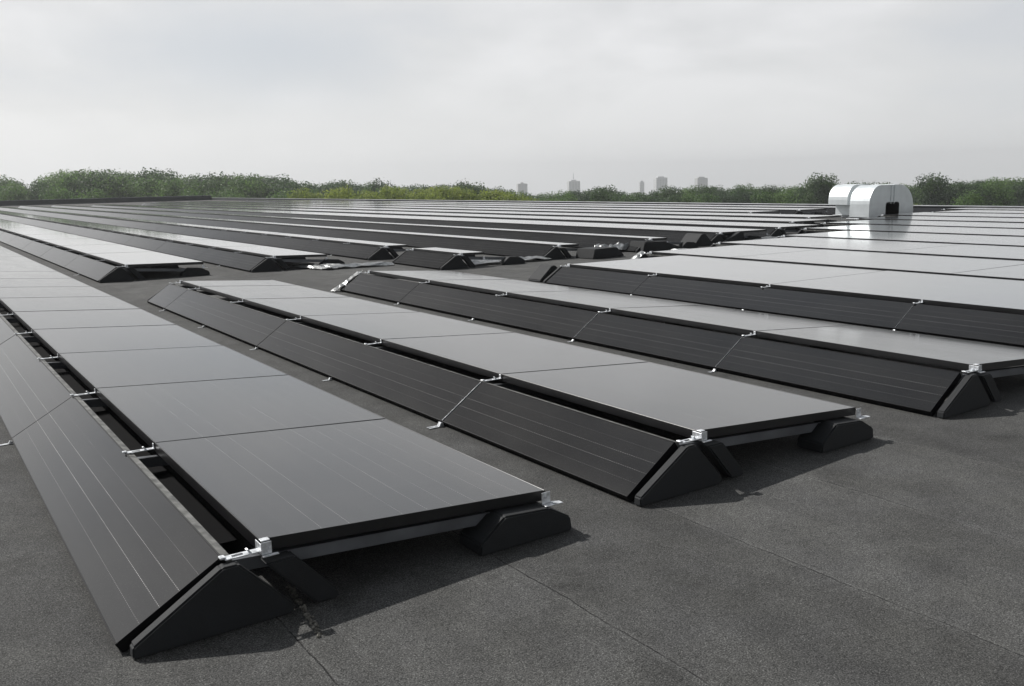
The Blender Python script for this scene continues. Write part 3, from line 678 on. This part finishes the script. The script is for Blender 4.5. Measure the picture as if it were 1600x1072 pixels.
def tree(px, ptop, depth, colr, label, group=None, fat=1.0, name="broadleaf_tree"):
    ptop += 4.0 if px > 780 else (1.5 if px > 450 else 0.0)
    p = at_depth(px, ptop, depth); gz = ground_z(p); H = (p.z - gz) / 0.985
    root = empty(name, (p.x, p.y, gz)); tag(root, label, "tree", group)
    me = tr_rng.choice(CR[colr]); o = new_obj("crown", me, root); o.scale = (H * fat, H * fat, H); o.rotation_euler = (0, 0, tr_rng.uniform(0, 6.28))
    o = new_obj("trunk", tr_rng.choice(TK), root); o.scale = (H, H, H)
TOPS = [(-60, 280), (-20, 276), (0, 275), (20, 277), (35, 288), (50, 286), (70, 275), (90, 266), (110, 263), (125, 262), (140, 266), (158, 261), (175, 263), (190, 267), (210, 266), (225, 270), (240, 264), (255, 264), (268, 270), (283, 280),
        (300, 272), (312, 269), (330, 271), (390, 272), (420, 273), (450, 276), (480, 282), (500, 283), (520, 279), (535, 278), (550, 284), (565, 285), (580, 279), (592, 278), (605, 286), (630, 288), (660, 285), (675, 280), (690, 284), (710, 286),
        (720, 282), (730, 280), (745, 289), (770, 291), (810, 292), (830, 295), (870, 295), (900, 292), (920, 290), (940, 287), (950, 289), (970, 292), (1000, 292), (1020, 291), (1045, 287), (1080, 287), (1100, 286), (1115, 283), (1130, 288), (1150, 286),
        (1165, 280), (1180, 286), (1230, 285), (1250, 284), (1265, 284), (1320, 283), (1330, 279), (1350, 283), (1370, 280), (1400, 281), (1420, 284), (1440, 281), (1475, 281), (1500, 278), (1520, 276), (1545, 274), (1580, 272), (1600, 271), (1680, 270)]
def top_at(x):
    for (a_, b_), (c_, d_) in zip(TOPS, TOPS[1:]):
        if a_ <= x <= c_: return b_ + (d_ - b_) * (x - a_) / (c_ - a_)
    return 280
SEG = [(-99, 60, "dark bluish trees at the far left edge, beyond the parapet"), (60, 285, "bushy green trees of the tall rounded clump left of centre, beyond the parapet"),
       (285, 480, "green trees of the long even stretch between the rounded clump and the yellow-green bushes"), (480, 800, "dark trees standing behind the yellow-green bushes beyond the parapet"),
       (800, 1000, "green trees under the two leftmost tower blocks"), (1000, 1250, "green trees below the two right-hand tower blocks and left of the ducts"), (1250, 1480, "green trees directly behind the silver ducts"), (1480, 1900, "dark green trees at the right edge of the tree line")]
def seg(x):
    for a_, b_, t_ in SEG:
        if a_ <= x < b_: return t_
    return SEG[0][2]
def colour_for(x, layer):
    r_ = tr_rng.random()
    if 60 < x < 270: return 'mid' if r_ < 0.7 else 'dark'
    if 800 < x < 860: return 'mid' if r_ < .6 else 'dark'
    return 'mid' if r_ < (0.45 if layer == 0 else 0.25) else 'dark'
for layer, (dep, step, drop) in enumerate(((165, 30, 2.0), (190, 27, 0.0), (230, 25, 2.5))):
    x = -50 + layer * 9
    while x < 1660:
        skip = any(abs(x - q) < 12 for q in (1288, 1457, 592, 730)) and layer == 1
        if not skip:
            tp = top_at(x) + drop + tr_rng.uniform(-0.8, 2.2)
            if layer == 0: tp += tr_rng.uniform(1, 10)
            tree(x, tp, dep + tr_rng.uniform(-7, 7), colour_for(x, layer), seg(x), seg(x), tr_rng.uniform(0.85, 1.15))
        x += step * tr_rng.uniform(0.8, 1.2)
tree(1287, 267.5, 160, 'dark', "tall round-topped tree standing above the tree line just left of the ducts", fat=0.8)
tree(1457, 268, 160, 'dark', "tall round-topped tree standing above the tree line just right of the large duct", fat=0.8)
tree(940, 286, 150, 'dark', "very dark rounded tree right of the second tower block", fat=0.8)
tree(590, 277, 165, 'dark', "dark rounded tree poking above the left end of the yellow-green bushes", fat=0.8)
tree(727, 280, 165, 'dark', "dark rounded tree poking above the right end of the yellow-green bushes", fat=0.8)
tree(1412, 296, 140, 'lime', "pale green bush right behind the large duct's right shoulder", fat=1.0)
tree(1345 + 178, 291, 140, 'mid', "lighter green tree low in the tree line between the duct and the right edge", fat=1.0)
for i in range(17):
    x = 478 + i * 21.5 + tr_rng.uniform(-5, 5)
    tp = 291 + 5 * math.sin(i * 1.7) - (4 if 620 < x < 740 else 0) + (3 if x > 780 else 0) + tr_rng.uniform(-1.5, 1.5)
    tree(x, max(tp, top_at(x) + 2), 132 + tr_rng.uniform(-5, 5), 'lime', "yellow-green bushy trees in the bright patch left of the tower blocks", "yellow-green bushy trees in the bright patch", 0.9, "young_tree")
for x, tp in ((150, 292), (300, 297), (330, 298), (440, 296), (360, 299), (95, 290)):
    tree(x, tp, 140, 'mid', "lighter low trees in front of the left part of the tree line", "lighter low trees in front of the left tree line", 1.0, "young_tree")

# ------------------------------------------------------------------ tower blocks
M_CONC = simple("pale_tower_wall", (0.6, 0.61, 0.62), 0.8, 0.0, 0.05, 0.08)
M_BRK = simple("brown_tower_wall", (0.48, 0.485, 0.48), 0.8, 0.0, 0.05, 0.08)
M_WIN = simple("tower_window", (0.40, 0.41, 0.42), 0.2, 0.0)
def tower(px0, px1, ptop, depth, matl, label, mast=False, cap=0.5):
    a_ = at_depth(px0, ptop, depth); b_ = at_depth(px1, ptop, depth); w_ = (b_ - a_).length; mid = (a_ + b_) / 2; gz = ground_z(mid)
    H = mid.z - gz; root = empty("tower_block", (mid.x, mid.y, gz)); root.rotation_euler = (0, 0, math.atan2(RT.y, RT.x) + R(12)); tag(root, label, "tower block")
    bm = bmesh.new(); box(bm, -w_ / 2, w_ / 2, -w_ * .35, w_ * .35, 0, H); new_obj("wall", bm_mesh("wall", bm, matl), root)
    bm = bmesh.new(); box(bm, -w_ * .5 * cap, w_ * .42 * cap, -w_ * .2, w_ * .2, H + 0.02, H + 1.9); r0 = new_obj("roof_room", bm_mesh("roof_room", bm, matl), root)
    if mast:
        bm = bmesh.new(); bmesh.ops.create_cone(bm, cap_ends=True, segments=6, radius1=0.45, radius2=0.2, depth=9, matrix=Matrix.Translation((0, 0, H + 7.6))); new_obj("mast", bm_mesh("mast", bm, M_RAIL), root)
    nf = int(H / 3.0); nb = max(3, int(w_ / 4.2)); nb2 = max(2, int(nb * .7))
    bm = bmesh.new(); box(bm, 0, w_ / nb * .56, -.05, .03, 0, 1.6); wf = bm_mesh("window", bm, M_WIN)
    bm = bmesh.new(); box(bm, -.04, .04, 0, w_ * .7 / nb2 * .56, 0, 1.6); ws = bm_mesh("window", bm, M_WIN)
    for i in range(max(1, nf - 7), nf):
        for j in range(nb): new_obj("window", wf, root, (-w_ / 2 + (j + .22) * w_ / nb, -w_ * .35, i * 3.0 + .6))
        for j in range(nb2):
            for sx in (-1, 1): new_obj("window", ws, root, (sx * w_ / 2, -w_ * .35 + (j + .22) * w_ * .7 / nb2, i * 3.0 + .6))
tower(808, 823, 287, 1350, M_BRK, "small brownish grey tower block, leftmost on the horizon", cap=0.0001 + .3)
tower(887, 905, 283, 1350, M_CONC, "pale tower block with a thin mast, second from the left on the horizon", True, .5)
tower(999, 1006, 284, 1650, M_CONC, "faintest and narrowest tower block, just left of the tallest one", cap=.5)
tower(1023, 1041, 277.5, 1450, M_CONC, "tallest pale grey tower block on the horizon, right of the narrow faint one", cap=.6)
tower(1087, 1104, 278, 1400, M_BRK, "greenish grey tower block, rightmost on the horizon", cap=.6)

# ------------------------------------------------------------------ haze
bm = bmesh.new(); box(bm, -700, 1900, -300, 1750, -60, 45)
HZ = D.materials.new("haze"); HZ.use_nodes = True; t = HZ.node_tree; t.nodes.clear()
o_ = N(t, 'ShaderNodeOutputMaterial'); pv = N(t, 'ShaderNodeVolumePrincipled'); pv.inputs['Color'].default_value = (0.93, 0.95, 0.97, 1); pv.inputs['Density'].default_value = 0.00045; pv.inputs['Anisotropy'].default_value = 0.5
t.links.new(pv.outputs[0], o_.inputs['Volume'])
hz_o = new_obj("haze", bm_mesh("haze", bm, HZ)); tag(hz_o, "thin pale haze over the roof and the tree line", "haze", kind='stuff')
hz_o.display_type = 'WIRE'
